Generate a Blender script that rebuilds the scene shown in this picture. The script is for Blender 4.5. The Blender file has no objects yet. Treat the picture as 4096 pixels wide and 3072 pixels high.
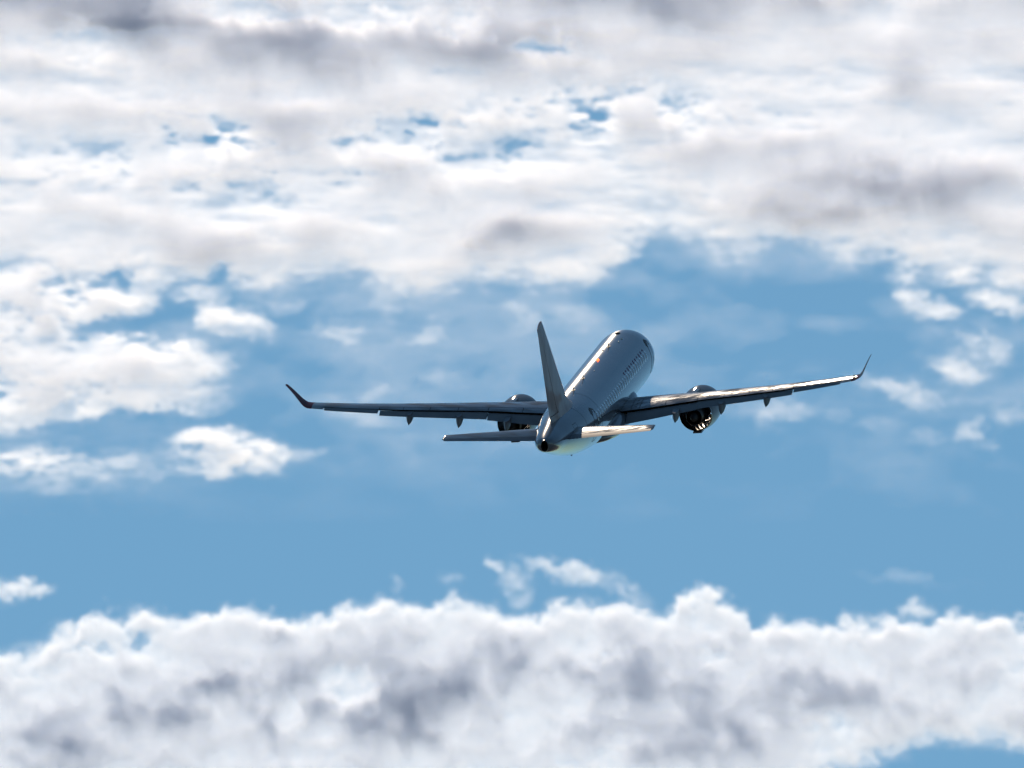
import bpy, bmesh, math
import numpy as np
from mathutils import Matrix, Vector

sc = bpy.context.scene
COL = sc.collection
R = math.radians

# ------------------------------------------------------------------ camera, sky, sun, exposure
EL = 16.0                    # elevation the long lens looks up at (degrees)
DIST = 1350.0                # metres from the lens to the aircraft
PPM = 67.3                   # photograph pixels per metre at the aircraft
SUN_UP, SUN_SIDE = 20.0, -6.5
cam = bpy.data.cameras.new('camera')
cam_ob = bpy.data.objects.new('camera', cam)
COL.objects.link(cam_ob)
sc.camera = cam_ob
cam.sensor_width = 36.0
cam.lens = PPM * DIST / 4096 * 36
cam.clip_start, cam.clip_end = 1.0, 200000.0
cam.dof.use_dof = True                 # long fast lens focused on the aircraft: the far clouds go soft
cam.dof.focus_distance = DIST
cam.dof.aperture_fstop = 2.6
CAM = Vector((0, 0, 1.7))
cam_ob.location = CAM
cam_ob.rotation_euler = (R(90 + EL), 0, 0)
RIGHT, UP, FWD = Vector((1, 0, 0)), Vector((0, -math.sin(R(EL)), math.cos(R(EL)))), Vector((0, math.cos(R(EL)), math.sin(R(EL))))

world = bpy.data.worlds.new('World')
sc.world = world
world.use_nodes = True
wt = world.node_tree
bg = wt.nodes['Background']
sky = wt.nodes.new('ShaderNodeTexSky')
sky.sky_type = 'NISHITA'
sky.sun_disc = False
sky.sun_elevation = R(EL + SUN_UP)
sky.sun_rotation = R(SUN_SIDE)
sky.altitude = 300
sky.air_density = 1.0
sky.dust_density = 0.0
sky.ozone_density = 2.0
tint = wt.nodes.new('ShaderNodeMix')
tint.data_type = 'RGBA'
tint.blend_type = 'MULTIPLY'
tint.inputs[0].default_value = 1.0
tint.inputs[7].default_value = (.73, 1.0, 1.0, 1)
wt.links.new(sky.outputs[0], tint.inputs[6])
wt.links.new(tint.outputs[2], bg.inputs[0])
bg.inputs[1].default_value = 0.073

sun = bpy.data.lights.new('sun', 'SUN')
sun.energy = 3.9
sun.angle = R(0.5)
sun.color = (1.0, 0.805, 0.60)
sun_ob = bpy.data.objects.new('sun', sun)
COL.objects.link(sun_ob)
_az, _el = R(SUN_SIDE), R(EL + SUN_UP)
sdir = Vector((math.sin(_az) * math.cos(_el), math.cos(_az) * math.cos(_el), math.sin(_el)))
sun_ob.rotation_euler = sdir.to_track_quat('Z', 'Y').to_euler()
sun_ob.location = (0, 0, 400)

sc.view_settings.view_transform = 'Standard'
sc.view_settings.look = 'None'
sc.view_settings.exposure = 0.0
sc.view_settings.gamma = 1.0
cy = sc.cycles
cy.use_denoising = True
cy.adaptive_threshold = 0.04
cy.volume_bounces = 6
cy.volume_step_rate = 2.5
cy.max_bounces = 8

# ------------------------------------------------------------------ materials
def material(name, color, rough=0.5, metal=0.0, coat=0.0, coat_rough=0.05, emit=None, spec=0.5):
    m = bpy.data.materials.new(name)
    m.use_nodes = True
    p = m.node_tree.nodes['Principled BSDF']
    p.inputs['Base Color'].default_value = (*color, 1)
    p.inputs['Roughness'].default_value = rough
    p.inputs['Metallic'].default_value = metal
    p.inputs['Coat Weight'].default_value = coat
    p.inputs['Coat Roughness'].default_value = coat_rough
    p.inputs['Specular IOR Level'].default_value = spec
    if emit:
        p.inputs['Emission Color'].default_value = (*emit[0], 1)
        p.inputs['Emission Strength'].default_value = emit[1]
    return m

def add_grime(m, lo, hi, scale, stretch=(1, 1, 1), rough=None, bump=0.0, bump_scale=3.0, bump_stretch=(1, 1, 1), gloss=None, coat_ior=1.5):
    """tone variation, roughness variation and gentle skin waviness in the part's own coordinates"""
    t = m.node_tree
    p = t.nodes['Principled BSDF']
    tc = t.nodes.new('ShaderNodeTexCoord')
    mp = t.nodes.new('ShaderNodeMapping')
    mp.inputs['Scale'].default_value = stretch
    t.links.new(tc.outputs['Object'], mp.inputs[0])
    n = t.nodes.new('ShaderNodeTexNoise')
    n.inputs['Scale'].default_value = scale
    n.inputs['Detail'].default_value = 6
    t.links.new(mp.outputs[0], n.inputs[0])
    r = t.nodes.new('ShaderNodeValToRGB')
    r.color_ramp.elements[0].position, r.color_ramp.elements[1].position = 0.3, 0.7
    r.color_ramp.elements[0].color = (*lo, 1)
    r.color_ramp.elements[1].color = (*hi, 1)
    t.links.new(n.outputs[0], r.inputs[0])
    t.links.new(r.outputs[0], p.inputs['Base Color'])
    p.inputs['Coat IOR'].default_value = coat_ior
    if gloss:                                     # panels polished unevenly
        gm = t.nodes.new('ShaderNodeMapping')
        gm.inputs['Scale'].default_value = gloss[2]
        t.links.new(tc.outputs['Object'], gm.inputs[0])
        gn = t.nodes.new('ShaderNodeTexNoise')
        gn.inputs['Scale'].default_value = 1.0
        gn.inputs['Detail'].default_value = 4
        t.links.new(gm.outputs[0], gn.inputs[0])
        gq = t.nodes.new('ShaderNodeMapRange')
        gq.inputs[1].default_value, gq.inputs[2].default_value = .40, .56
        gq.inputs[3].default_value, gq.inputs[4].default_value = gloss[0], gloss[1]
        t.links.new(gn.outputs[0], gq.inputs[0])
        t.links.new(gq.outputs[0], p.inputs['Coat Weight'])
    if rough:
        q = t.nodes.new('ShaderNodeMapRange')
        q.inputs[1].default_value, q.inputs[2].default_value = 0.3, 0.7
        q.inputs[3].default_value, q.inputs[4].default_value = rough
        t.links.new(n.outputs[0], q.inputs[0])
        t.links.new(q.outputs[0], p.inputs['Roughness'])
    if bump:
        mp2 = t.nodes.new('ShaderNodeMapping')
        mp2.inputs['Scale'].default_value = bump_stretch
        t.links.new(tc.outputs['Object'], mp2.inputs[0])
        n2 = t.nodes.new('ShaderNodeTexNoise')
        n2.inputs['Scale'].default_value = bump_scale
        n2.inputs['Detail'].default_value = 2
        t.links.new(mp2.outputs[0], n2.inputs[0])
        b = t.nodes.new('ShaderNodeBump')
        b.inputs['Strength'].default_value = 1.0
        b.inputs['Distance'].default_value = bump
        t.links.new(n2.outputs[0], b.inputs['Height'])
        t.links.new(b.outputs[0], p.inputs['Normal'])
        t.links.new(b.outputs[0], p.inputs['Coat Normal'])
    return m

M = {}
M['hull'] = add_grime(material('silver_hull_paint', (.2, .2, .2), .5, 0.0, 1.0, .11, spec=0), (.10, .12, .155), (.135, .155, .19), 1.2, (.3, 1, 1), coat_ior=1.7,
                      bump=.004, bump_scale=1.5, bump_stretch=(.9, .25, .25))
M['fin'] = add_grime(material('fin_paint', (.3, .3, .31), .5, 0.0, .35, .08, spec=0), (.32, .27, .275), (.43, .375, .38), .8, (1.6, 1, .15),
                     bump=.012, bump_scale=.9, bump_stretch=(1.4, 1, .25))
M['wing'] = add_grime(material('wing_grey_paint', (.28, .29, .31), .5, 0.0, 1.0, .09, spec=0), (.17, .19, .23), (.23, .25, .29), .9, (1, .3, 1),
                      bump=.008, bump_scale=3.2, bump_stretch=(1.6, .5, .6), gloss=(.12, 1.0, (1.6, .9, 1)), coat_ior=1.6)
M['tailplane'] = add_grime(material('tailplane_grey_paint', (.28, .29, .31), .5, 0.0, 1.0, .10, spec=0), (.19, .205, .235), (.25, .265, .295), .9, (1, .3, 1),
                      bump=.008, bump_scale=1.6, bump_stretch=(1.6, .8, .6), gloss=(.2, 1.0, (2.5, .7, 1)), coat_ior=1.6)
M['edge'] = material('bare_leading_edge_metal', (.62, .63, .65), .22, 1.0)
M['flap'] = add_grime(material('flap_grey_paint', (.22, .23, .25), .5, 0.0, .25, .15, spec=0), (.14, .155, .185), (.18, .195, .23), 1.0)
M['winglet'] = add_grime(material('maroon_winglet_paint', (.06, .02, .03), .5, 0.0, .3, .06, spec=0), (.10, .022, .03), (.14, .04, .05), 2.0)
M['nacelle'] = add_grime(material('nacelle_paint', (.26, .265, .28), .5, 0.0, .6, .07, spec=0), (.13, .13, .14), (.17, .17, .18), 1.5)
M['duct'] = add_grime(material('dark_duct_liner', (.03, .03, .032), .45), (.018, .018, .02), (.04, .038, .038), 3.0)
M['core'] = add_grime(material('burnt_core_metal', (.09, .08, .075), .35, .8), (.05, .045, .042), (.12, .105, .095), 4.0, rough=(.25, .45))
M['vane'] = material('bright_vane_metal', (.75, .75, .77), .18, 1.0)
M['lip'] = material('polished_lip_metal', (.72, .73, .75), .12, 1.0)
M['seam'] = material('black_seam_and_gap_shade', (.012, .012, .014), .8, spec=0)  # panel seams, and the shade painted into the flap gap
M['mark'] = material('black_marking_paint', (.015, .015, .018), .5)
M['glass'] = material('window_glass', (.03, .035, .045), .06, 0.0, 1.0, .02)
M['frame'] = material('window_frame_paint', (.55, .57, .6), .2, 0.0, 1.0, .03)
M['soot'] = material('sooty_exhaust_metal', (.015, .014, .014), .7)
M['antenna'] = material('dark_antenna_paint', (.03, .03, .035), .6, spec=.1)
M['beacon'] = material('red_beacon_lens', (.6, .05, .02), .2, emit=((1.0, .10, .02), 6.0))
M['purple'] = material('purple_livery_paint', (.11, .045, .12), .5, spec=.1)
M['ground'] = add_grime(material('dry_grass_ground', (.12, .11, .07), .95), (.036, .036, .04), (.068, .067, .072), .004)

# ------------------------------------------------------------------ mesh helpers
def P(s, y, z):
    """aircraft station (s aft of the nose, y to port, z up) -> local point"""
    return Vector((20.0 - s, y, z))

class Mesh:
    def __init__(self):
        self.v, self.f, self.mi = [], [], []
    def grid(self, rows, close=False, flip=False, mi=0):
        base, n = len(self.v), len(rows[0])
        for r in rows:
            self.v += [tuple(p) for p in r]
        for i in range(len(rows) - 1):
            for j in range(n if close else n - 1):
                a, b = base + i * n + j, base + i * n + (j + 1) % n
                q = [a, b, b + n, a + n]
                self.f.append(q[::-1] if flip else q)
                self.mi.append(mi)
        return base
    def fan(self, ring, center=None, flip=False, mi=0):
        base = len(self.v)
        c = center if center is not None else sum((Vector(p) for p in ring), Vector()) / len(ring)
        self.v += [tuple(p) for p in ring] + [tuple(c)]
        n = len(ring)
        for j in range(n):
            t = [base + j, base + (j + 1) % n, base + n]
            self.f.append(t[::-1] if flip else t)
            self.mi.append(mi)
    def box(self, c, ax, mi=0):
        """c centre, ax three half-extent vectors"""
        c = Vector(c); a, b, d = (Vector(q) for q in ax)
        base = len(self.v)
        for i in (-1, 1):
            for j in (-1, 1):
                for k in (-1, 1):
                    self.v.append(tuple(c + a * i + b * j + d * k))
        for q in ((0, 1, 3, 2), (4, 6, 7, 5), (0, 4, 5, 1), (2, 3, 7, 6), (0, 2, 6, 4), (1, 5, 7, 3)):
            self.f.append([base + i for i in q]); self.mi.append(mi)
    def build(self, name, mats, parent=None, sharp=32, smooth=True, mirror=False, solid=0):
        me = bpy.data.meshes.new(name)
        v = [(x, -y, z) for x, y, z in self.v] if mirror else self.v
        me.from_pydata(v, [], self.f)
        if not isinstance(mats, (list, tuple)):
            mats = [mats]
        for m in mats:
            me.materials.append(m)
        me.polygons.foreach_set('material_index', self.mi)
        bm = bmesh.new(); bm.from_mesh(me)
        bmesh.ops.remove_doubles(bm, verts=bm.verts, dist=1e-5)
        bmesh.ops.recalc_face_normals(bm, faces=bm.faces)
        bm.to_mesh(me); bm.free()
        if smooth:
            me.polygons.foreach_set('use_smooth', [True] * len(me.polygons))
            me.set_sharp_from_angle(angle=R(sharp))
        o = bpy.data.objects.new(name, me)
        COL.objects.link(o)
        if parent:
            o.parent = parent
        return o

def curve(xs, ys):
    """monotone cubic through the points"""
    xs, ys = np.array(xs, float), np.array(ys, float)
    h, d = np.diff(xs), np.diff(ys) / np.diff(xs)
    m = np.zeros(len(xs))
    m[0], m[-1] = d[0], d[-1]
    for i in range(1, len(xs) - 1):
        if d[i - 1] * d[i] > 0:
            w1, w2 = 2 * h[i] + h[i - 1], h[i] + 2 * h[i - 1]
            m[i] = (w1 + w2) / (w1 / d[i - 1] + w2 / d[i])
    def f(x):
        x = min(max(x, xs[0]), xs[-1])
        i = min(int(np.searchsorted(xs, x, side='right')) - 1, len(xs) - 2)
        t = (x - xs[i]) / h[i]
        return float((2*t**3 - 3*t*t + 1) * ys[i] + (t**3 - 2*t*t + t) * h[i] * m[i] + (-2*t**3 + 3*t*t) * ys[i+1] + (t**3 - t*t) * h[i] * m[i+1])
    return f

def lin(xs, ys):
    return lambda x: float(np.interp(x, xs, ys))

# ------------------------------------------------------------------ the airliner
root = bpy.data.objects.new('airliner', None)
COL.objects.link(root)
root['label'] = 'silver grey twin engine passenger jet climbing away, seen from behind against blue sky and clouds'
root['category'] = 'airplane'
x_ax = Vector((.1422, .1734, -.974)).normalized()
z_ax = Vector((-.0753, .9837, .164)); z_ax = (z_ax - x_ax * z_ax.dot(x_ax)).normalized()
y_ax = z_ax.cross(x_ax)
def world_dir(v):
    return RIGHT * v[0] + UP * v[1] - FWD * v[2]
rot = Matrix([world_dir(x_ax), world_dir(y_ax), world_dir(z_ax)]).transposed().to_4x4()
root.matrix_world = Matrix.Translation(CAM + RIGHT * 4.63 + UP * -1.165 + FWD * DIST) @ rot

# fuselage
ST = [0, .3, 1, 2, 3, 4, 5, 6.2, 10, 18, 25, 27, 28.5, 30, 33, 34.5, 36, 37.5, 38.3, 38.6]
zt = curve(ST, [-.45, .0, .45, .98, 1.42, 1.69, 1.81, 1.85, 1.85, 1.85, 1.85, 1.845, 1.84, 1.82, 1.72, 1.63, 1.48, 1.31, 1.20, 1.14])
zb = curve(ST, [-.55, -.95, -1.25, -1.5, -1.66, -1.76, -1.82, -1.85, -1.85, -1.85, -1.83, -1.66, -1.50, -1.32, -.80, -.50, -.17, .16, .34, .42])
hw = curve(ST, [.02, .5, .95, 1.3, 1.53, 1.67, 1.74, 1.755, 1.755, 1.755, 1.755, 1.73, 1.68, 1.60, 1.30, 1.12, .93, .74, .50, .23])
def fus(s, th, off=0.0):
    """th from the top, positive to port"""
    c, h = (zt(s) + zb(s)) / 2, (zt(s) - zb(s)) / 2
    w = hw(s)
    p = Vector((20 - s, w * math.sin(th), c + h * math.cos(th)))
    if off:
        n = Vector((0, math.sin(th) / w, math.cos(th) / h)).normalized()
        p += n * off
    return p
def fus_side(s, z, side=-1, off=0.0):
    c, h = (zt(s) + zb(s)) / 2, (zt(s) - zb(s)) / 2
    th = math.acos(max(-1, min(1, (z - c) / h))) * side
    return fus(s, th, off)
m = Mesh()
stations = list(np.concatenate([[0, .05, .15, .3, .5, .75], np.arange(1, 6.2, .3), np.arange(6.2, 25, .8), np.arange(25, 37.9, .3), np.arange(37.95, 38.6, .08), [38.6]]))
NR = 96
m.grid([[fus(s, 2 * math.pi * j / NR) for j in range(NR)] for s in stations], close=True)
m.fan([fus(0, 2 * math.pi * j / NR) for j in range(NR)])
fuselage = m.build('fuselage', M['hull'], root, 40)

# tail cone exhaust
m = Mesh()
def tail_ring(ds, k, dz=0):
    c, h, w = (zt(38.6) + zb(38.6)) / 2 + dz, (zt(38.6) - zb(38.6)) / 2, hw(38.6)
    return [Vector((20 - 38.6 - ds, w * k * math.sin(2 * math.pi * j / 48), c + h * k * math.cos(2 * math.pi * j / 48))) for j in range(48)]
m.grid([tail_ring(-.05, 1.01), tail_ring(.10, .99), tail_ring(.16, .95), tail_ring(.16, .84)], close=True)
m.grid([tail_ring(.16, .84), tail_ring(-.05, .80), tail_ring(-.7, .6)], close=True, mi=1)
m.fan(tail_ring(-.7, .6), mi=1)
m.build('auxiliary_exhaust', [M['core'], M['soot']], fuselage)

# cabin windows along the starboard side
def side_patch(m, s0, s1, z0, z1, off, power=3.0, mi=0, n=20, dome=0.0, inner=0.0):
    """rounded patch lying on the starboard skin"""
    cs, cz, a, b = (s0 + s1) / 2, (z0 + z1) / 2, (s1 - s0) / 2, (z1 - z0) / 2
    rows = []
    for k, q in enumerate((1.0, .9, .6, .3)):
        o = off * (0 if k == 0 else 1) + dome * (1 - q * q)
        r = []
        for j in range(n):
            t = 2 * math.pi * j / n
            e = 2 / power
            x = math.copysign(abs(math.cos(t)) ** e, math.cos(t)) * q
            y = math.copysign(abs(math.sin(t)) ** e, math.sin(t)) * q
            r.append(fus_side(cs + a * x, cz + b * y, -1, o + .002))
        rows.append(r)
    m.grid(rows, close=True, mi=mi)
    m.fan(rows[-1], center=fus_side(cs, cz, -1, off + dome + .002), mi=mi)
WZ = .60
for i in range(27):
    s = 7.2 + i * .80
    m = Mesh()
    side_patch(m, s - .20, s + .20, WZ - .28, WZ + .28, .012, 3.2, 0)
    side_patch(m, s - .13, s + .13, WZ - .20, WZ + .20, .018, 2.6, 1, dome=.004)
    m.build('window', [M['frame'], M['glass']], fuselage, 60)

# strips laid on the fuselage skin
def skin_strip(m, pts, width, off, side=-1, mi=0):
    """pts (s, z) polyline; a thin raised band of the given width"""
    pts = [Vector((a, b)) for a, b in pts]
    dense = []
    for a, b in zip(pts, pts[1:]):
        k = max(1, int((b - a).length / .12))
        dense += [a.lerp(b, i / k) for i in range(k)]
    dense.append(pts[-1])
    rows = []
    for i, p in enumerate(dense):
        t = (dense[min(i + 1, len(dense) - 1)] - dense[max(i - 1, 0)]).normalized()
        n = Vector((-t.y, t.x)) * width / 2
        rows.append([fus_side(p.x - n.x, p.y - n.y, side, .0), fus_side(p.x - n.x, p.y - n.y, side, off),
                     fus_side(p.x + n.x, p.y + n.y, side, off), fus_side(p.x + n.x, p.y + n.y, side, .0)])
    m.grid(rows, mi=mi)
for s in (4.75, 28.25):
    m = Mesh()
    side_patch(m, s, s + .95, -.75, 1.12, .006, 7.0, 0, n=40)
    skin_strip(m, [(s, -.7), (s, .95), (s + .12, 1.12), (s + .83, 1.12), (s + .95, .95), (s + .95, -.7), (s + .83, -.75), (s + .12, -.75), (s, -.7)], .025, .008, mi=1)
    d = m.build('door', [M['hull'], M['seam']], fuselage)
    m = Mesh()
    skin_strip(m, [(s + .05, .86), (s + .12, 1.06), (s + .5, 1.18)], .07, .02)
    skin_strip(m, [(s + .5, 1.12), (s + .84, 1.06), (s + .98, .88)], .30, .02)
    m.build('door_hood', M['mark'], fuselage)

# purple lettering smear along the forward window belt: plain bars, no readable text survives at this angle
for k in range(11):
    m = Mesh()
    s = 7.6 + k * .8
    h = .10 + .05 * ((k * 7) % 3)
    skin_strip(m, [(s - .16, 1.0 - h * .3), (s + .16, 1.0 - h * .3)], h, .004)
    m.build('livery_mark', M['purple'], fuselage)

# panel seams round the rear hull
for s in (26.9, 31.2):
    m = Mesh()
    rows = []
    for j in range(49):
        th = -math.pi * .62 + j * math.pi * 1.24 / 48
        rows.append([fus(s - .012, th, .001), fus(s - .012, th, .004), fus(s + .012, th, .004), fus(s + .012, th, .001)])
    m.grid(rows)
    m.build('panel_seam', M['seam'], fuselage)
m = Mesh()
skin_strip(m, [(33.2, 1.15), (34.0, 1.15), (34.0, .9), (33.2, .9), (33.2, 1.15)], .02, .004)
m.build('panel_seam', M['seam'], fuselage)

# antennas and beacon on the crown
def blade(s, h, c):
    m = Mesh()
    rows = []
    for k in range(6):
        q = k / 5
        cc, ss = c * (1 - .55 * q), s + q * h * .45
        z = 1.85 + h * q
        t = .028 * (1 - .5 * q)
        rows.append([P(ss, 0, z), P(ss + cc * .4, t, z), P(ss + cc, 0, z), P(ss + cc * .4, -t, z)])
    m.grid(rows, close=True)
    m.fan(rows[-1])
    m.box(P(s + c * .5, 0, 1.852), (Vector((c * .65, 0, 0)), Vector((0, .07, 0)), Vector((0, 0, .012))))
    return m.build('antenna', M['antenna'], fuselage, 50)
blade(10.7, .40, .42); blade(21.7, .40, .42); blade(25.7, .36, .40)
def pod(s, y, r, h, mat, name):
    m = Mesh()
    rows = []
    for k in range(6):
        a = k / 5 * math.pi / 2
        rows.append([P(s + r * 1.5 * math.cos(a) * math.cos(t), y + r * math.cos(a) * math.sin(t), math.sqrt(max(0, 1 - (y / 1.755) ** 2)) * 1.85 - .01 + h * math.sin(a))
                     for t in [2 * math.pi * j / 16 for j in range(16)]])
    m.grid(rows[:-1], close=True)
    m.fan(rows[-2], center=rows[-1][0])
    return m.build(name, mat, fuselage)
pod(6.2, .12, .17, .09, M['antenna'], 'antenna')
pod(8.0, -.38, .07, .09, M['frame'], 'antenna')
pod(9.2, -.36, .07, .07, M['frame'], 'antenna')
pod(12.0, .22, .07, .07, M['frame'], 'antenna')
pod(19.2, -.3, .05, .05, M['frame'], 'antenna')
pod(15.6, 0, .08, .12, M['beacon'], 'beacon')
m = Mesh(); m.box(P(28.6, 0, -1.50), (Vector((.16, 0, 0)), Vector((0, .03, 0)), Vector((0, 0, .09)))); m.build('antenna', M['antenna'], fuselage)

# belly fairing round the wing root
bw = curve([11.4, 12.2, 13.4, 15, 18, 20.5, 22.5, 24.2], [.3, 1.35, 1.92, 2.00, 1.98, 1.85, 1.5, .5])
bt = curve([11.4, 12.2, 13.4, 15, 18, 20.5, 22.5, 24.2], [-1.0, -.55, -.14, -.30, -.72, -1.0, -1.2, -1.4])
bb = curve([11.4, 12.2, 13.4, 15, 18, 20.5, 22.5, 24.2], [-1.5, -1.95, -2.12, -2.18, -2.2, -2.15, -1.98, -1.8])
m = Mesh(); rows = []
for s in np.arange(11.4, 24.25, .2):
    c, h, w = (bt(s) + bb(s)) / 2, (bt(s) - bb(s)) / 2, bw(s)
    r = []
    for j in range(48):
        t = 2 * math.pi * j / 48
        e = 2 / 2.6
        r.append(P(s, w * math.copysign(abs(math.sin(t)) ** e, math.sin(t)), c + h * math.copysign(abs(math.cos(t)) ** e, math.cos(t))))
    rows.append(r)
m.grid(rows, close=True); m.fan(rows[0]); m.fan(rows[-1])
m.build('belly_fairing', M['hull'], root, 50)

# ---- wings
sLE = lambda y: 13.02 + .52 * y
YS = [0, 1.8, 3.4, 6.3, 10.3, 12.4, 15.0, 16.2]
sTE = lin([0, 1.8, 6.3, 12.4, 16.2], [19.2, 19.4, 19.75, 21.85, 23.4])
zLE = curve(YS, [-1.25, -1.0, -.76, -.36, .18, .48, .89, 1.10])
zTE = curve(YS, [-1.35, -1.14, -.92, -.47, .09, .41, .88, 1.12])
tc_ = lin([0, 1.8, 6.3, 12.4, 16.2], [.145, .138, .12, .108, .10])
def thick(x):
    x = max(x, 0.0)
    return 5 * (.2969 * math.sqrt(x) - .126 * x - .3516 * x * x + .2843 * x ** 3 - .1036 * x ** 4)
def camber(x):
    return .012 * math.sin(math.pi * x) + .018 * math.sin(math.pi * min(1, max(0, x)) ** 2)
def wpt(y, x, side, off=0.0, dx=0):
    """point on the wing at span y, chord fraction x; side +1 upper, -1 lower, 0 mean"""
    c = sTE(y) - sLE(y)
    z = zLE(y) + (zTE(y) - zLE(y)) * x + c * (camber(x) + side * thick(x) * tc_(y)) + off
    return P(sLE(y) + c * x, y, z)
XU = [0, .004, .012, .03, .06, .10, .16, .23, .31, .39, .47, .55, .63, .70, .76]
def section(y, xu, xl):
    """closed loop from the upper rear edge forward round the nose to the lower rear edge"""
    up = [wpt(y, q * xu / .76, 1) for q in XU[::-1]]
    lo = [wpt(y, q * xl / .76, -1) for q in XU[1:]]
    return up + lo
def span(y0, y1, n):
    return [y0 + (y1 - y0) * i / n for i in range(n + 1)]

def make_wing(mir):
    m = Mesh()
    ys = span(.6, 6.3, 14) + span(6.3, 12.45, 16)[1:] + span(12.45, 15.55, 8)[1:]
    rows = [section(y, .805, .72) for y in ys]
    m.grid(rows)
    m.grid([[r[-1], r[0]] for r in rows], mi=1)  # rear cove faces coloured black: shade of the flap gap painted in
    m.fan(rows[0]); m.fan(rows[-1])
    rows = [section(y, .999, .999) for y in span(15.55, 16.2, 3)]
    m.grid(rows, close=True); m.fan(rows[0])
    wing = m.build('wing', [M['wing'], M['seam']], root, 45, mirror=mir)
    # winglet
    m = Mesh(); rows = []
    G = [(16.2, 1.11, sLE(16.2), sTE(16.2) - sLE(16.2), .0), (16.42, 1.15, 21.58, 1.83, .22), (16.62, 1.24, 21.76, 1.62, .50), (16.76, 1.40, 21.98, 1.40, .85),
         (16.90, 1.62, 22.22, 1.20, 1.0), (17.13, 2.02, 22.62, .93, 1.03), (17.36, 2.40, 23.02, .72, 1.04), (17.50, 2.62, 23.30, .57, 1.06), (17.56, 2.70, 23.5, .42, 1.06)]
    for (y, z, s, c, a) in G:
        nrm = Vector((0, -math.sin(a), math.cos(a)))
        loop = []
        tck = .10 if z < 1.5 else .075
        for q in XU[::-1]:
            x = q / .76
            loop.append(P(s + c * x, y, z) + nrm * c * ((camber(x) if a < .5 else 0) + thick(x) * tck))
        for q in XU[1:]:
            x = q / .76
            loop.append(P(s + c * x, y, z) + nrm * c * ((camber(x) if a < .5 else 0) - thick(x) * tck))
        rows.append(loop)
    m.grid(rows, close=True); m.fan(rows[-1])
    m.build('winglet', M['winglet'], wing, 50, mirror=mir)
    # flaps and aileron
    def surface(name, y0, y1, xh, delta, drop, aft, mat):
        m = Mesh(); rows = []
        ca, sa = math.cos(R(delta)), math.sin(R(delta))
        for y in span(y0, y1, 10):
            piv = wpt(y, xh, 0)
            loop = []
            for k in range(7):
                x = 1 - (1 - xh) * k / 6
                loop.append((x, 1))
            for k in range(1, 6):
                a = math.pi * k / 6
                loop.append((xh - .018 * math.sin(a), math.cos(a)))
            for k in range(7):
                loop.append((xh + (1 - xh) * k / 6, -1))
            pts = []
            for x, sd in loop[:-1]:
                p = wpt(y, min(x, .9995), sd) - piv
                ds, dz = -p.x, p.z
                if x <= xh + 1e-6:
                    dz *= .8
                pts.append(P(20 - piv.x + ds * ca + dz * sa + aft, y, piv.z - ds * sa + dz * ca - drop))
            rows.append(pts)
        m.grid(rows, close=True); m.fan(rows[0]); m.fan(rows[-1])
        return m.build(name, mat, wing, 45, mirror=mir)
    surface('flap', 1.95, 6.29, .77, 9, .14, .06, M['flap'])
    surface('flap', 6.32, 12.40, .77, 9, .095, .05, M['flap'])
    surface('aileron', 12.50, 15.50, .785, 4, .02, .03, M['flap'])
    # spoiler and slat seams on the upper skin
    m = Mesh()
    def seam(pts, w):
        rows = []
        for i, (y, x) in enumerate(pts):
            y2, x2 = pts[min(i + 1, len(pts) - 1)]; y1, x1 = pts[max(i - 1, 0)]
            t = (wpt(y2, x2, 1) - wpt(y1, x1, 1)).normalized()
            n = Vector((-t.y, t.x, 0)).normalized() * w / 2
            a = wpt(y, x, 1, .003)
            rows.append([a - n + Vector((0, 0, -.01)), a - n, a + n, a + n + Vector((0, 0, -.01))])
        m.grid(rows)
    seam([(y, .62) for y in span(2.7, 12.4, 40)], .025)
    seam([(y, .14) for y in span(2.6, 15.9, 50)], .02)
    for y in (4.3, 6.3, 8.0, 9.6, 11.1, 12.45):
        seam([(y, x) for x in span(.62, .80, 6)], .03)
    for y in (5.0, 8.0, 11.0, 14.0):
        seam([(y, x) for x in span(.02, .14, 5)], .025)
    m.build('panel_seam', M['seam'], wing, mirror=mir)
    # walkway boundary and dashes at the root
    m = Mesh()
    seam([(2.18, x) for x in span(.08, .79, 24)], .05)
    seam([(2.70 + .5 * max(0, .25 - x), x) for x in span(.08, .79, 24)], .05)
    for x in (.17, .30, .43, .57, .70):
        seam([(2.46, q) for q in span(x, x + .045, 3)], .09)
    m.build('walkway_marking', M['mark'], wing, mirror=mir)
    # flap track fairings
    for (y, st, ztip) in ((5.08, 20.45, -1.30), (7.9, 20.6, -.93), (10.74, 21.45, -.46)):
        m = Mesh(); rows = []
        top0 = wpt(y, .60, -1).z
        for k in range(13):
            q = k / 12
            s = st - 2.9 + 2.9 * q
            fr = (s - sLE(y)) / (sTE(y) - sLE(y))
            top = (wpt(y, min(fr, .97), -1).z + .04) - max(0, fr - .75) * .35
            w = .19 * min(1, math.sin(min(1, (q + .02) / .5) * math.pi / 2)) * (1 if q < .8 else max(.25, 1 - ((q - .8) / .2) ** 2.5))
            full = top - ztip + .05
            dep = full * (.12 + .88 * q ** 1.15)
            rows.append([P(s, y + w, top), P(s, y - w, top), P(s, y - w, top - dep * .72), P(s, y - w * .72, top - dep * .93), P(s, y, top - dep),
                         P(s, y + w * .72, top - dep * .93), P(s, y + w, top - dep * .72)])
        m.grid(rows, close=True); m.fan(rows[0]); m.fan(rows[-1])
        m.build('flap_fairing', M['flap'], wing, 50, mirror=mir)
    return wing

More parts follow.
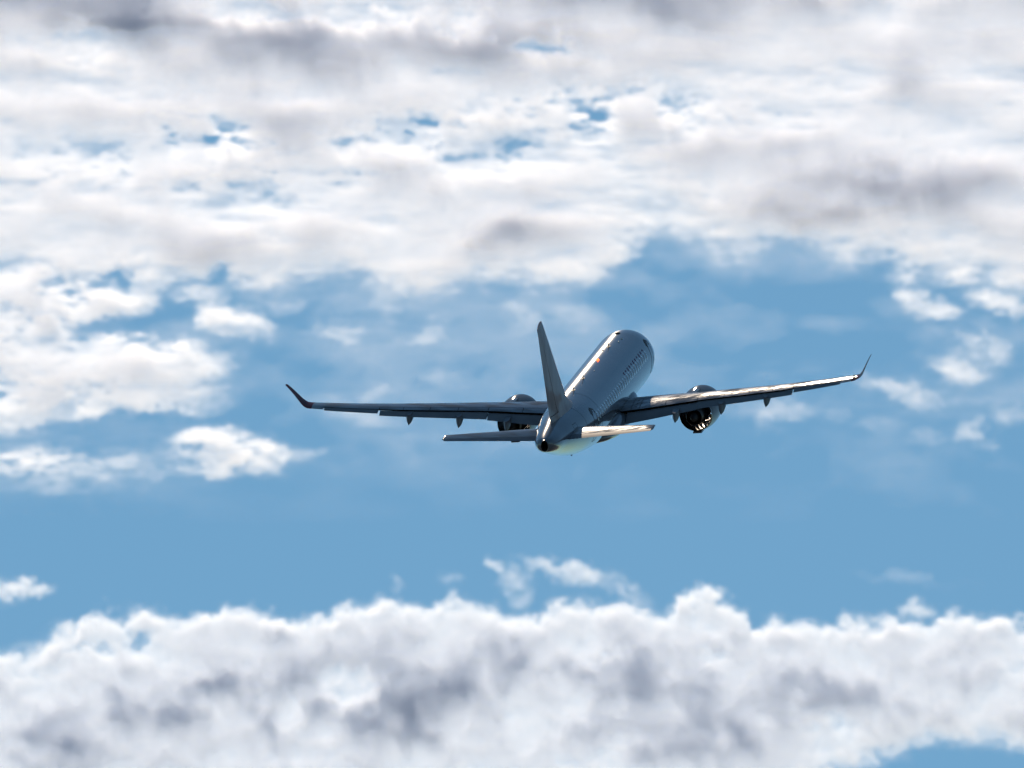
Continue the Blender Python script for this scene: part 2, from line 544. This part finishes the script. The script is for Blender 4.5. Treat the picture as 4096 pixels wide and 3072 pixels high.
# ---- engines
EY = 5.5
def revolve(m, prof, n=64, mi=0, caps=(False, False), axis=None):
    rows = []
    for (d, r) in prof:
        s = 11.0 + d
        zc = -1.82 - .022 * d
        rows.append([P(s, EY + r * math.sin(2 * math.pi * j / n), zc + r * math.cos(2 * math.pi * j / n)) for j in range(n)])
    m.grid(rows, close=True, mi=mi)
    if caps[0]: m.fan(rows[0], mi=mi)
    if caps[1]: m.fan(rows[-1], mi=mi)
def make_engine(mir):
    m = Mesh()
    revolve(m, [(.12, 1.105), (.3, 1.15), (.6, 1.19), (1.1, 1.215), (1.7, 1.21), (2.3, 1.18), (2.9, 1.115), (3.4, 1.035), (3.7, .985)])
    revolve(m, [(3.7, .985), (3.72, .975), (3.7, .96)], mi=2)
    revolve(m, [(3.7, .96), (3.2, .985), (2.6, .99), (1.9, .96), (1.6, .95)], mi=1)
    revolve(m, [(.12, 1.105), (.05, 1.075), (.0, 1.03), (.03, .985), (.12, .955)], mi=2)
    revolve(m, [(.12, .955), (.5, .93), (1.0, .93)], mi=1)
    # latch beam keel under the cowl
    for k in range(1):
        m.box(P(13.1, EY, -1.865 - 1.15), (Vector((1.45, 0, -.02)), Vector((0, .26, 0)), Vector((0, 0, .05))), mi=0)
    eng = m.build('engine', [M['nacelle'], M['duct'], M['lip']], root, 40, mirror=mir)
    m = Mesh()
    revolve(m, [(1.55, .30), (1.0, .3), (.7, .22), (.45, .06), (.42, .001)])
    for j in range(20):
        a = 2 * math.pi * j / 20
        rows = []
        for k in range(6):
            r = .28 + .64 * k / 5
            tw = R(20 + 40 * k / 5)
            c = Vector((0, math.sin(a), math.cos(a))); t = Vector((0, math.cos(a), -math.sin(a)))
            ctr = P(11.85, EY, -1.84) + c * r
            d = Vector((math.cos(tw), 0, 0)) + t * math.sin(tw)
            rows.append([ctr - d * .15, ctr + d * .15])
        m.grid(rows)
    m.build('fan', M['core'], eng, 40, mirror=mir)
    m = Mesh()
    revolve(m, [(1.6, .25), (1.6, .66), (2.0, .70), (2.6, .70), (3.2, .66), (3.8, .58), (4.4, .48), (4.42, .46), (4.3, .44)])
    m.build('core_cowl', M['core'], eng, 40, mirror=mir)
    m = Mesh()
    revolve(m, [(4.0, .45), (4.0, .28)]); revolve(m, [(4.0, .28), (4.4, .27), (4.8, .18), (5.1, .05), (5.13, .001)])
    m.build('exhaust_plug', M['soot'], eng, 40, mirror=mir)
    m = Mesh()
    for j in range(44):
        a = 2 * math.pi * j / 44
        if abs(a) < .18 or abs(a - 2 * math.pi) < .18: continue
        c = Vector((0, math.sin(a), math.cos(a))); t = Vector((0, math.cos(a), -math.sin(a)))
        rows = []
        for k in range(5):
            q = k / 4
            ctr = P(12.75 + .35 * q, EY, -1.82 - .022 * (1.75 + .35 * q))
            tw = t * (.10 * (1 - q) ** 2)
            rows.append([ctr + c * .66 + tw + t * .006, ctr + c * .97 + tw + t * .006, ctr + c * .97 + tw - t * .006, ctr + c * .66 + tw - t * .006])
        m.grid(rows, close=True)
    m.build('guide_vane', [M['vane'], M['soot']], eng, 40, mirror=mir)
    # pylon
    m = Mesh(); rows = []
    for (s, top, bot, w) in ((12.0, -.76, -.90, .08), (12.6, -.66, -1.0, .15), (13.6, -.58, -1.25, .20), (14.8, -.50, -1.36, .20), (16.0, -.55, -1.42, .19),
                             (17.0, -.75, -1.28, .14), (17.9, -.8, -1.02, .05)):
        rows.append([P(s, EY + w * .7, top), P(s, EY - w * .7, top), P(s, EY - w, top * .7 + bot * .3), P(s, EY - w, top * .2 + bot * .8), P(s, EY - w * .25, bot),
                     P(s, EY + w * .25, bot), P(s, EY + w, top * .2 + bot * .8), P(s, EY + w, top * .7 + bot * .3)])
    m.grid(rows, close=True); m.fan(rows[0]); m.fan(rows[-1])
    m.build('pylon', M['nacelle'], eng, 40, mirror=mir)
for mir in (False, True):
    make_wing(mir)
    make_engine(mir)

# ---- tailplane
def tail_surface(name, movable, mir, sle, ste, zle, zte, y0, y1, tcv, mat, xh=.72):
    def pt(y, x, side):
        c = ste(y) - sle(y)
        return P(sle(y) + c * x, y, zle(y) + (zte(y) - zle(y)) * x + side * c * thick(x) * tcv)
    ys = span(y0, y1 - .1, 12)
    def loop(y, shrink=1.0):
        up = [pt(y, q / .76 * xh, shrink) for q in XU[::-1]]
        lo = [pt(y, q / .76 * xh, -shrink) for q in XU[1:]]
        return up + lo
    m = Mesh(); rows = [loop(y) for y in ys] + [loop(y1 - .03, .75), loop(y1, .3)]
    nl = len(XU); e = 4
    m.grid([r[:nl - e] for r in rows]); m.grid([r[nl - e - 1:nl + e] for r in rows], mi=1); m.grid([r[nl + e - 1:] + [r[0]] for r in rows]); m.fan(rows[0]); m.fan(rows[-1])
    o = m.build(name, [mat, M['edge']], root, 45, mirror=mir)
    m = Mesh(); rows = []
    for y in span(y0 + .25, y1 - .12, 12):
        r = [pt(y, 1 - (1 - xh - .012) * k / 5, .97) for k in range(6)]
        r += [pt(y, xh + .012 + (1 - xh - .012) * k / 5, -.97) for k in range(5)]
        rows.append(r)
    m.grid(rows, close=True); m.fan(rows[0]); m.fan(rows[-1])
    m.build(movable, M['flap'], o, 45, mirror=mir)
    return o
for mir in (False, True):
    tail_surface('horizontal_stabilizer', 'elevator', mir, lin([.4, 6.25], [32.1, 36.15]), lin([.4, 6.25], [35.35, 37.65]),
                 lin([.4, 6.25], [.68, 1.27]), lin([.4, 6.25], [.50, 1.20]), .4, 6.27, .10, M['tailplane'])

# ---- fin and rudder
fLE = lin([1.2, 1.6, 1.8, 2.1, 2.5, 7.5, 7.84], [27.4, 28.1, 28.9, 29.75, 30.3, 36.05, 36.5])
fTE = lin([1.2, 2.1, 7.84], [35.6, 36.05, 38.25])
fT = lin([1.2, 1.7, 2.0, 2.4, 7.5, 7.84], [.20, .155, .125, .108, .11, .09])
def fpt(z, x, side):
    c = fTE(z) - fLE(z)
    return P(fLE(z) + c * x, side * c * thick(x) * fT(z), z + (0 if z < 7.3 else -(z - 7.3) * .45 * x))
XH = .70
fzs = [1.2, 1.4, 1.6, 1.7, 1.8, 1.95, 2.1, 2.3, 2.5] + span(2.8, 7.4, 14) + [7.6, 7.74, 7.81, 7.84]
m = Mesh()
def fin_loop(z, xh):
    return [fpt(z, q / .76 * xh, 1) for q in XU[::-1]] + [fpt(z, q / .76 * xh, -1) for q in XU[1:]]
rows = [fin_loop(z, 1.0 if z < 2.05 else XH) for z in fzs[:6]]
m.grid(rows, close=True); m.fan(rows[-1])
rows = [fin_loop(z, XH) for z in fzs[5:]]
m.grid(rows, close=True); m.fan(rows[-1])
fin = m.build('tail_fin', M['fin'], root, 45)
m = Mesh(); rows = []
for z in [2.0] + fzs[6:]:
    r = [fpt(z, 1 - (1 - XH - .012) * k / 6, .97) for k in range(7)] + [fpt(z, XH + .012 + (1 - XH - .012) * k / 6, -.97) for k in range(6)]
    rows.append(r)
m.grid(rows, close=True); m.fan(rows[0]); m.fan(rows[-1])
m.build('rudder', M['fin'], fin, 45)

# ------------------------------------------------------------------ ground, far below the frame
m = Mesh()
rings = [0.0, 200, 1000, 4000, 15000, 60000, 120000]
rows = [[Vector((r * math.sin(2 * math.pi * j / 64), r * math.cos(2 * math.pi * j / 64), -.0)) for j in range(64)] for r in rings[1:]]
m.grid(rows, close=True); m.fan(rows[0])
g = m.build('ground', M['ground'])
g['kind'] = 'structure'

# ------------------------------------------------------------------ clouds: real volumes far behind the aircraft
def fft_noise(shape, steps, beta, seed, outer):
    """power-law noise on a grid; steps = spacing (stretched axes get a smaller spacing), outer = largest feature"""
    r = np.random.default_rng(seed)
    f = np.fft.rfftn(r.standard_normal(shape).astype(np.float32))
    ks = [np.fft.fftfreq(n, d) for n, d in zip(shape[:-1], steps[:-1])] + [np.fft.rfftfreq(shape[-1], steps[-1])]
    k2 = 0
    for i, k in enumerate(ks):
        sh = [1] * len(shape); sh[i] = len(k)
        k2 = k2 + (k ** 2).reshape(sh)
    f *= (k2 + 1 / outer ** 2) ** (-beta / 2)
    o = np.fft.irfftn(f, s=shape, axes=tuple(range(len(shape)))).astype(np.float32)
    o -= o.mean()
    return o / o.std()

def sstep(x):
    x = np.clip(x, 0, 1)
    return x * x * (3 - 2 * x)

K = .23145
OFF = {'TL': (0, 0), 'TR': (512, 0), 'BL': (0, 384), 'BR': (512, 384)}
def conv(lst):
    """(quadrant, x, y, rx, ry, amount, tilt) -> sky-patch units"""
    return [(OFF[e[0]][0] + e[1] * K, OFF[e[0]][1] + e[2] * K, e[3] * K, e[4] * K, e[5], R(e[6]) if len(e) > 6 else 0.0) for e in lst]
def edge(lst):
    pts = [(OFF[q][0] + x * K, OFF[q][1] + y * K) for q, x, y in lst]
    return [p[0] for p in pts], [p[1] for p in pts]
def ell(X, Y, e):
    x, y, rx, ry, a, t = e
    c, s = math.cos(t), math.sin(t)
    dx, dy = X - x, Y - y
    return ((dx * c + dy * s) / rx) ** 2 + ((-dx * s + dy * c) / ry) ** 2

def vapour(density, albedo):
    m = bpy.data.materials.new('cloud_vapour')
    m.use_nodes = True
    t = m.node_tree
    t.nodes.clear()
    o = t.nodes.new('ShaderNodeOutputMaterial')
    v = t.nodes.new('ShaderNodeVolumePrincipled')
    v.inputs['Color'].default_value = (*albedo, 1)
    v.inputs['Density'].default_value = density
    v.inputs['Anisotropy'].default_value = .6
    t.links.new(v.outputs[0], o.inputs['Volume'])
    return m

def cloud_volume(name, label, dist, x0, x1, y0, y1, field, half_depth, nz, optical, albedo):
    """field(X, Y, w, ...) -> density on a grid; the grid becomes a fog volume of real depth, dist metres away"""
    step = 2.0
    U = dist / (PPM * DIST / 4)                       # metres per sky-patch unit at that distance
    nx, ny = int((x1 - x0) / step) + 1, int((y1 - y0) / step) + 1
    xs, ys = x0 + step * np.arange(nx), y1 - step * np.arange(ny)      # y runs downward in the patch, upward in space
    ws = np.linspace(-1, 1, nz)
    dens = field(xs[None, :].astype(np.float32), ys[:, None].astype(np.float32), ws[:, None, None].astype(np.float32), (nz, ny, nx), half_depth * 2 / (nz - 1))
    dens = np.where(dens > .0015, dens, 0).astype(np.float32)
    me = bpy.data.meshes.new(name)
    me.vertices.add(nx * ny * nz)
    a = me.attributes.new('vapour', 'FLOAT', 'POINT')
    a.data.foreach_set('value', np.ascontiguousarray(dens).ravel())
    ob = bpy.data.objects.new(name, me)
    COL.objects.link(ob)
    cx, cyy = (x0 + x1) / 2 - 512, 384 - (y0 + y1) / 2
    ob.matrix_world = Matrix.Translation(CAM + FWD * dist + RIGHT * cx * U + UP * cyy * U) @ Matrix.Rotation(R(EL), 4, 'X')
    sx, sy, sz = (nx - 1) * step * U, 2 * half_depth * U, (ny - 1) * step * U
    g = bpy.data.node_groups.new(name, 'GeometryNodeTree')
    g.interface.new_socket('Geometry', in_out='INPUT', socket_type='NodeSocketGeometry')
    g.interface.new_socket('Geometry', in_out='OUTPUT', socket_type='NodeSocketGeometry')
    gi, go = g.nodes.new('NodeGroupInput'), g.nodes.new('NodeGroupOutput')
    vc = g.nodes.new('GeometryNodeVolumeCube')
    vc.inputs['Min'].default_value = (-sx / 2, -sy / 2, -sz / 2)
    vc.inputs['Max'].default_value = (sx / 2, sy / 2, sz / 2)
    for ax, n in zip('XYZ', (nx, nz, ny)):
        vc.inputs['Resolution ' + ax].default_value = n
    def mth(op, a, b=None):
        n = g.nodes.new('ShaderNodeMath'); n.operation = op
        for i, v in enumerate((a, b)):
            if v is None: continue
            if isinstance(v, (int, float)): n.inputs[i].default_value = v
            else: g.links.new(v, n.inputs[i])
        return n.outputs[0]
    pos, sep = g.nodes.new('GeometryNodeInputPosition'), g.nodes.new('ShaderNodeSeparateXYZ')
    g.links.new(pos.outputs[0], sep.inputs[0])
    ix, iy, iz = (mth('ROUND', mth('MULTIPLY', mth('ADD', sep.outputs[i], L / 2), (n - 1) / L)) for i, L, n in ((0, sx, nx), (1, sy, nz), (2, sz, ny)))
    idx = mth('ADD', mth('ADD', ix, mth('MULTIPLY', iz, nx)), mth('MULTIPLY', iy, nx * ny))
    si = g.nodes.new('GeometryNodeSampleIndex'); si.data_type = 'FLOAT'; si.domain = 'POINT'; si.clamp = True
    na = g.nodes.new('GeometryNodeInputNamedAttribute'); na.data_type = 'FLOAT'; na.inputs[0].default_value = 'vapour'
    g.links.new(gi.outputs[0], si.inputs[0]); g.links.new(na.outputs[0], si.inputs['Value']); g.links.new(idx, si.inputs['Index'])
    g.links.new(si.outputs[0], vc.inputs['Density'])
    sm = g.nodes.new('GeometryNodeSetMaterial'); sm.inputs['Material'].default_value = vapour(optical / (2 * half_depth * U), albedo)
    g.links.new(vc.outputs[0], sm.inputs[0]); g.links.new(sm.outputs[0], go.inputs[0])
    md = ob.modifiers.new('vapour', 'NODES'); md.node_group = g
    ob['kind'] = 'stuff'
    ob['label'] = label
    return ob

CORE = .16
UP_EDGE = edge([('TL', -300, 1150), ('TL', 0, 1150), ('TL', 300, 1200), ('TL', 560, 1280), ('TL', 700, 1235), ('TL', 830, 1230), ('TL', 950, 1190), ('TL', 1100, 1270), ('TL', 1200, 1235),
    ('TL', 1300, 1220), ('TL', 1400, 1195), ('TL', 1480, 1180), ('TL', 1560, 1235), ('TL', 1650, 1265), ('TL', 1780, 1285), ('TL', 1880, 1270), ('TL', 1950, 1230), ('TL', 2060, 1190),
    ('TL', 2200, 1235), ('TR', 120, 1250), ('TR', 250, 1230), ('TR', 350, 1210), ('TR', 440, 1165), ('TR', 500, 1110), ('TR', 600, 1070), ('TR', 700, 1060), ('TR', 800, 1090),
    ('TR', 900, 1130), ('TR', 1000, 1140), ('TR', 1100, 1110), ('TR', 1200, 1090), ('TR', 1300, 1100), ('TR', 1400, 1120), ('TR', 1500, 1110), ('TR', 1620, 1120), ('TR', 1700, 1180),
    ('TR', 1780, 1240), ('TR', 1900, 1200), ('TR', 2000, 1230), ('TR', 2100, 1200), ('TR', 2212, 1240), ('TR', 2500, 1200)])
UP_BLOBS = conv([('BR', 1750, 90, 480, 130, .30), ('TR', 2000, 1500, 280, 170, .34), ('TL', 1650, 1480, 380, 160, .24), ('BL', 250, 400, 420, 120, .42), ('BL', 1350, 330, 300, 90, .26), ('TR', 1790, 1270, 90, 70, .7), ('TR', 1830, 1330, 130, 60, .6), ('TR', 2120, 1260, 160, 70, .7), ('TR', 1980, 1500, 120, 60, .55, 30), ('TR', 2100, 1510, 120, 80, .6, 40),
    ('TR', 1960, 1600, 170, 70, .6), ('BR', 1650, 30, 200, 50, .55, 10), ('BR', 1760, 80, 130, 60, .6), ('BR', 2020, 220, 100, 60, .65), ('BR', 1200, 110, 160, 45, .38), ('BR', 1080, 150, 70, 70, .35),
    ('BR', 1400, 150, 90, 55, .35), ('BR', 1550, 170, 70, 45, .35), ('BR', 1850, 250, 90, 45, .45), ('BR', 2150, 100, 130, 70, .5), ('BR', 1950, 100, 200, 90, .35),
    ('TR', 270, 1390, 130, 70, .42), ('TR', 30, 1380, 70, 80, .38), ('TR', 600, 1450, 150, 50, .25), ('TR', 850, 1320, 150, 30, .22), ('TR', 1300, 1600, 150, 60, .22),
    ('TL', 1470, 1420, 100, 50, .42), ('TL', 1820, 1440, 130, 55, .45, -30), ('TL', 1880, 1600, 70, 90, .45, 35), ('TL', 1350, 1380, 60, 80, .35), ('TL', 1700, 1500, 80, 60, .3),
    ('TL', 2050, 1600, 150, 80, .28), ('BL', 1640, 40, 80, 50, .42), ('BL', 1550, 130, 170, 60, .38, 15), ('BL', 1750, 250, 200, 60, .22),
    ('TL', 150, 1330, 460, 190, 1.0), ('TL', 100, 1560, 520, 190, 1.0), ('TL', 650, 1560, 320, 140, .95, 12), ('TL', 420, 1640, 480, 130, 1.0), ('BL', 100, 60, 380, 120, .9),
    ('BL', 600, 50, 410, 90, .9), ('BL', 860, 90, 170, 70, .6), ('BL', 100, 270, 260, 150, .75), ('BL', 300, 330, 240, 110, .62), ('BL', 550, 330, 180, 80, .6), ('BL', 150, 420, 250, 90, .5),
    ('BL', 1000, 285, 310, 90, .86), ('BL', 1000, 370, 90, 60, .7), ('BL', 1140, 350, 90, 60, .6), ('BL', 1300, 290, 110, 45, .6), ('BL', 770, 220, 100, 70, .5), ('BL', 720, 300, 120, 60, .55),
    ('TL', 950, 1390, 210, 70, .8, 15), ('TL', 850, 1290, 140, 70, .65), ('TL', 1150, 1300, 120, 50, .45), ('TL', 1640, 1310, 70, 80, .4)])
UP_HOLES = conv([('BL', 430, 190, 280, 65, 1.3), ('TL', 700, 1400, 120, 65, 1.1), ('TL', 430, 1430, 120, 50, .8), ('TL', 530, 1170, 75, 40, 1.0), ('TL', 600, 1590, 70, 30, .7), ('TL', 40, 1270, 90, 30, .7),
    ('TL', 210, 1230, 70, 30, .55), ('TL', 30, 1600, 60, 45, .8), ('TL', 370, 1530, 60, 35, .7), ('TL', 870, 545, 110, 32, .75), ('TL', 1080, 785, 110, 45, .85), ('TL', 1370, 765, 65, 38, 1.05),
    ('TL', 1190, 830, 80, 24, .85), ('TL', 730, 610, 60, 28, .8), ('TL', 120, 640, 80, 32, .7), ('TL', 540, 705, 70, 24, .65), ('TL', 1800, 530, 70, 18, .9), ('TL', 1980, 540, 60, 16, .95),
    ('TL', 2190, 650, 60, 32, .9), ('TL', 1080, 550, 60, 22, .7), ('TL', 1380, 590, 120, 24, .5), ('TL', 950, 1170, 60, 50, .5),
    ('TR', 420, 410, 130, 26, .9), ('TR', 640, 440, 130, 22, .8), ('TR', 860, 415, 150, 18, .65), ('TR', 410, 470, 80, 18, .9), ('TR', 100, 545, 90, 22, .95), ('TR', 250, 500, 120, 22, .6),
    ('TR', 330, 590, 120, 18, .6), ('TR', 600, 510, 150, 18, .5), ('TR', 10, 640, 40, 34, .8)])
UP_THIN = conv([('TL', 1500, 20, 800, 70, 1.2), ('TR', 120, 200, 170, 45, 1.2),
    ('TL', 500, 160, 500, 60, .8)])
UP_GAPS = conv([('TR', 420, 450, 480, 110, 1.0), ('TL', 1900, 570, 480, 110, .95), ('TL', 1150, 770, 430, 90, .8), ('TL', 950, 560, 420, 90, .8), ('TL', 450, 680, 480, 110, .6),
    ('TL', 400, 1230, 480, 110, .75), ('TL', 450, 1500, 350, 110, .55), ('TR', 1000, 480, 400, 60, .5), ('BL', 250, 330, 400, 150, .8), ('TL', 300, 1400, 520, 200, .65), ('BL', 300, 60, 500, 100, .6), ('BL', 1000, 290, 330, 100, .5)])
UP_CORES = conv([('TR', 1680, 770, 340, 95, 9), ('TR', 1130, 890, 210, 85, 7.5), ('TR', 1480, 950, 120, 50, 6), ('TR', 790, 840, 150, 50, 6), ('TR', 300, 1000, 150, 80, 1.6), ('TR', 1950, 760, 230, 70, 6),
    ('TR', 1400, 760, 170, 70, 2.2), ('TR', 2100, 1020, 150, 60, 1.5), ('TR', 1400, 160, 240, 60, 1.2), ('TR', 1950, 180, 300, 80, 1.4), ('TR', 1300, 350, 150, 30, 1.2), ('TR', 1800, 300, 180, 45, .9),
    ('TR', 650, 980, 150, 80, 1.2), ('TL', 2150, 1000, 80, 60, 6), ('TL', 600, 180, 1100, 120, 10.0), ('TL', 300, 450, 350, 60, 1.0), ('TR', 120, 190, 260, 90, 7), ('TL', 1500, 110, 900, 110, 11),
    ('TR', 800, -20, 1600, 50, 5.0), ('TL', 900, -20, 1700, 100, 12), ('TL', 250, 1100, 350, 70, 1.5), ('TL', 900, 1060, 300, 70, .8), ('TL', 220, 780, 120, 60, .7), ('TL', 60, 930, 80, 40, .8),
    ('TL', 250, 1560, 120, 60, .8), ('TL', 1450, 1060, 200, 70, .8)])

def upper_field(X, Y, w, shape, dz):
    ny, nx = shape[1:]
    n2a, n2b = (fft_noise((ny, nx), (2.0, 1.1), 1.75, q, 120) for q in (11, 12))
    fa, fb = (fft_noise((ny, nx), (2.0, 1.5), 1.45, q, 30) for q in (13, 14))
    XX, YY = X + 8 * n2a + 2.0 * fa, Y + 5 * n2b + 1.6 * fb
    C = np.clip((np.interp(XX, *UP_EDGE) - YY) / 40 + .42, -1, 1.15)
    for e in UP_BLOBS:
        C = np.maximum(C, (e[4] if e[4] > .8 else .88 * e[4]) * (1.25 - .7 * ell(XX, YY, e)))
    for e in UP_HOLES:
        C = C - e[4] * (.85 if e[3] > 9 else .22) * np.exp(-ell(XX, YY, e))
    T = np.ones_like(C)
    for e in UP_CORES:
        T = T + CORE * e[4] * np.exp(-ell(X + 10 * n2b + 3 * fb, Y + 6 * n2a + 3 * fa, e))
    gap = np.zeros_like(C)
    for e in UP_GAPS:
        gap = np.maximum(gap, e[4] * np.exp(-ell(X, Y, e)))
    G = fft_noise((ny, nx), (2.0, .9), 1.75, 51, 30)
    gap = gap * (np.clip(G + .2, 0, 2.5) ** 1.2 + .1)
    C = C - .02 * gap
    veil = (fft_noise((ny, nx), (2.0, 1.0), 1.9, 17, 160) + .9) * np.clip((525 - Y) / 90, 0, 1)
    T = T * np.exp(-.95 * gap)
    for e in UP_THIN:
        T = T * np.exp(-1.35 * e[4] * np.exp(-ell(X + 10 * n2b + 3 * fb, Y + 6 * n2a + 3 * fa, e) ** 1.5))
    n3 = fft_noise(shape, (dz, 2.0, .75), 2.3, 21, 60)
    mask = C + .09 * fft_noise((ny, nx), (2.0, .8), 1.6, 15, 40)
    streak = np.exp(.24 * fft_noise((ny, nx), (2.0, .5), 2.3, 18, 70) - .42 / T ** 1.5 * np.clip(fft_noise((ny, nx), (2.0, .4), 1.9, 19, 45) - .2, 0, 3))
    d = sstep((mask[None] + .19 * n3 - .36 * w * w + .18) / 2.0) * 1.1 * (np.clip(C + .22, .02, 1.05) ** 2.1)[None] + .042 * np.clip(veil, 0, 2)[None] * (1 - w * w)
    return d * (T * streak)[None]

LOW_EDGE = edge([('BL', -300, 1180), ('BL', 0, 1150), ('BL', 200, 1090), ('BL', 320, 1040), ('BL', 370, 975), ('BL', 470, 960), ('BL', 520, 990), ('BL', 620, 955), ('BL', 720, 1010), ('BL', 780, 1025), ('BL', 880, 990), ('BL', 960, 955),
    ('BL', 1050, 950), ('BL', 1110, 940), ('BL', 1180, 990), ('BL', 1280, 1005), ('BL', 1400, 1000), ('BL', 1460, 940), ('BL', 1560, 950), ('BL', 1700, 910), ('BL', 1760, 930), ('BL', 1830, 960), ('BL', 1950, 918),
    ('BL', 2060, 930), ('BL', 2150, 975), ('BL', 2212, 1000), ('BR', 100, 995), ('BR', 230, 940), ('BR', 320, 940), ('BR', 400, 962), ('BR', 500, 918), ('BR', 590, 945), ('BR', 640, 965), ('BR', 690, 955), ('BR', 740, 900), ('BR', 820, 868),
    ('BR', 900, 874), ('BR', 960, 920), ('BR', 1020, 980), ('BR', 1045, 1040), ('BR', 1080, 1030), ('BR', 1130, 990), ('BR', 1250, 1000), ('BR', 1350, 1015), ('BR', 1480, 1000), ('BR', 1580, 1030), ('BR', 1640, 1005),
    ('BR', 1720, 1045), ('BR', 1790, 1045), ('BR', 1850, 990), ('BR', 1930, 968), ('BR', 2030, 1000), ('BR', 2100, 980), ('BR', 2212, 1010), ('BR', 2500, 1000)])
LOW_BOT = edge([('BL', -300, 2200), ('BR', 900, 2100), ('BR', 1100, 1900), ('BR', 1400, 1690), ('BR', 1680, 1635), ('BR', 1760, 1600), ('BR', 1950, 1585), ('BR', 2212, 1560), ('BR', 2500, 1550)])
LOW_BLOBS = conv([('BL', 90, 870, 120, 45, .62, 10), ('BL', 20, 890, 80, 50, .55), ('BL', 2110, 780, 60, 30, .5, 20), ('BL', 2180, 830, 70, 60, .45), ('BR', 250, 820, 260, 50, .55, 12), ('BR', 450, 880, 150, 40, .4, 20), ('BR', 30, 890, 70, 110, .4),
    ('BR', 1740, 985, 80, 50, .5), ('BL', 1730, 870, 40, 40, .24), ('BL', 1940, 850, 60, 40, .24), ('BR', 1750, 850, 250, 30, .22)])
LOW_HOLES = conv([('BR', 1430, 1460, 60, 45, .35), ('BR', 1280, 1460, 80, 25, .3), ('BL', 100, 1170, 120, 45, .45), ('BL', 590, 1100, 50, 45, .7, -40), ('BL', 440, 1140, 60, 30, .6), ('BL', 320, 1160, 60, 25, .5), ('BL', 120, 1250, 200, 20, .3), ('BR', 560, 1690, 60, 20, .5), ('BR', 270, 1640, 80, 20, .4)])
LOW_THIN = conv([('BL', 1500, 1310, 150, 85, 1.3), ('BR', 870, 1150, 100, 38, 1.0), ('BR', 390, 1180, 100, 34, .8), ('BL', 1270, 1390, 60, 70, .8)])
LOW_CORES = conv([('BL', 1500, 1310, 220, 120, 4.5), ('BL', 1270, 1390, 90, 90, 3.8), ('BL', 1800, 1330, 140, 70, 3.4), ('BL', 850, 1300, 90, 45, 2.8), ('BL', 980, 1330, 100, 40, 1.8), ('BL', 160, 1550, 150, 110, 3.4), ('BL', 540, 1440, 150, 65, 3.0),
    ('BL', 760, 1440, 110, 50, 2.2), ('BL', 700, 1550, 250, 70, 1.4), ('BL', 1720, 1500, 140, 70, 3.2), ('BL', 2120, 1150, 120, 80, 2.6), ('BL', 1850, 1110, 90, 40, 1.3), ('BL', 660, 1240, 80, 35, 1.4),
    ('BR', 390, 1180, 130, 48, 3.0), ('BR', 870, 1150, 140, 55, 3.8), ('BR', 700, 1400, 260, 105, 4.2), ('BR', 620, 1240, 60, 50, 1.2), ('BR', 1250, 1300, 150, 52, 3.0), ('BR', 1540, 1330, 130, 45, 2.4), ('BR', 900, 1555, 200, 55, 2.2),
    ('BR', 20, 1230, 80, 60, 2.0), ('BR', 1700, 1420, 150, 50, 1.5), ('BR', 2150, 1260, 100, 40, 1.3), ('BL', 1450, 1600, 150, 45, 1.6), ('BR', 450, 1560, 150, 45, 1.6), ('BL', 2050, 1430, 60, 70, 1.4)])

def lower_field(X, Y, w, shape, dz):
    ny, nx = shape[1:]
    n2a, n2b = (fft_noise((ny, nx), (2.0, 1.6), 1.75, q, 60) for q in (31, 32))
    fa, fb = (fft_noise((ny, nx), (2.0, 2.0), 1.45, q, 24) for q in (33, 34))
    XX, YY = X + 4 * n2a + 1.4 * fa, Y + 3 * n2b + 1.3 * fb
    C = np.clip((YY - np.interp(XX, *LOW_EDGE)) / 19 + .30, -1, 1.15)
    C = np.minimum(C, np.clip((np.interp(XX, *LOW_BOT) - YY) / 30 + .35, -1, 1.15))
    for e in LOW_BLOBS:
        C = np.maximum(C, e[4] * (1.25 - .9 * ell(XX, YY, e)))
    for e in LOW_HOLES:
        C = C - e[4] * 1.15 * np.exp(-ell(XX, YY, e))
    T = np.ones_like(C)
    for e in LOW_CORES:
        T = T + .40 * e[4] * np.exp(-.62 * ell(X + 8 * n2b + 1.5 * fb, Y + 6 * n2a + 1.5 * fa, e))
    hollow = np.zeros_like(C)
    for e in LOW_THIN:
        hollow = np.maximum(hollow, min(1, e[4] / 2) * np.exp(-ell(X, Y, e)))
        T = T * np.exp(-1.45 * e[4] * np.exp(-ell(X + 6 * n2b + 2 * fb, Y + 5 * n2a + 2 * fa, e) ** 1.3))
    n3 = fft_noise(shape, (dz, 2.0, 1.5), 2.5, 43, 46)
    T = np.clip(T, .05, 2.2)
    mask = C + .25 * hollow + .06 * fft_noise((ny, nx), (2.0, 1.7), 1.6, 35, 30)
    puff = np.exp(.14 * fft_noise((ny, nx), (2.0, 1.4), 2.3, 39, 45))
    d = sstep((mask[None] + .15 * n3 - .38 * w * w + .12) / 1.8) * 1.05 * (np.clip(C + .15, .03, 1) ** 1.2)[None]
    return d * (T * puff)[None]

cloud_volume('cloud_bank', 'broad streaky white cloud layer with grey top strip filling the upper sky', 17000.0, -70, 1094, -70, 530, upper_field, 45, 36, 1.9, (.846, .896, .986))
cloud_volume('cloud_bank', 'heaped white cumulus bank with blue grey hollows along the bottom', 21000.0, -70, 1094, 530, 838, lower_field, 20, 20, 2.1, (.826, .89, .99))
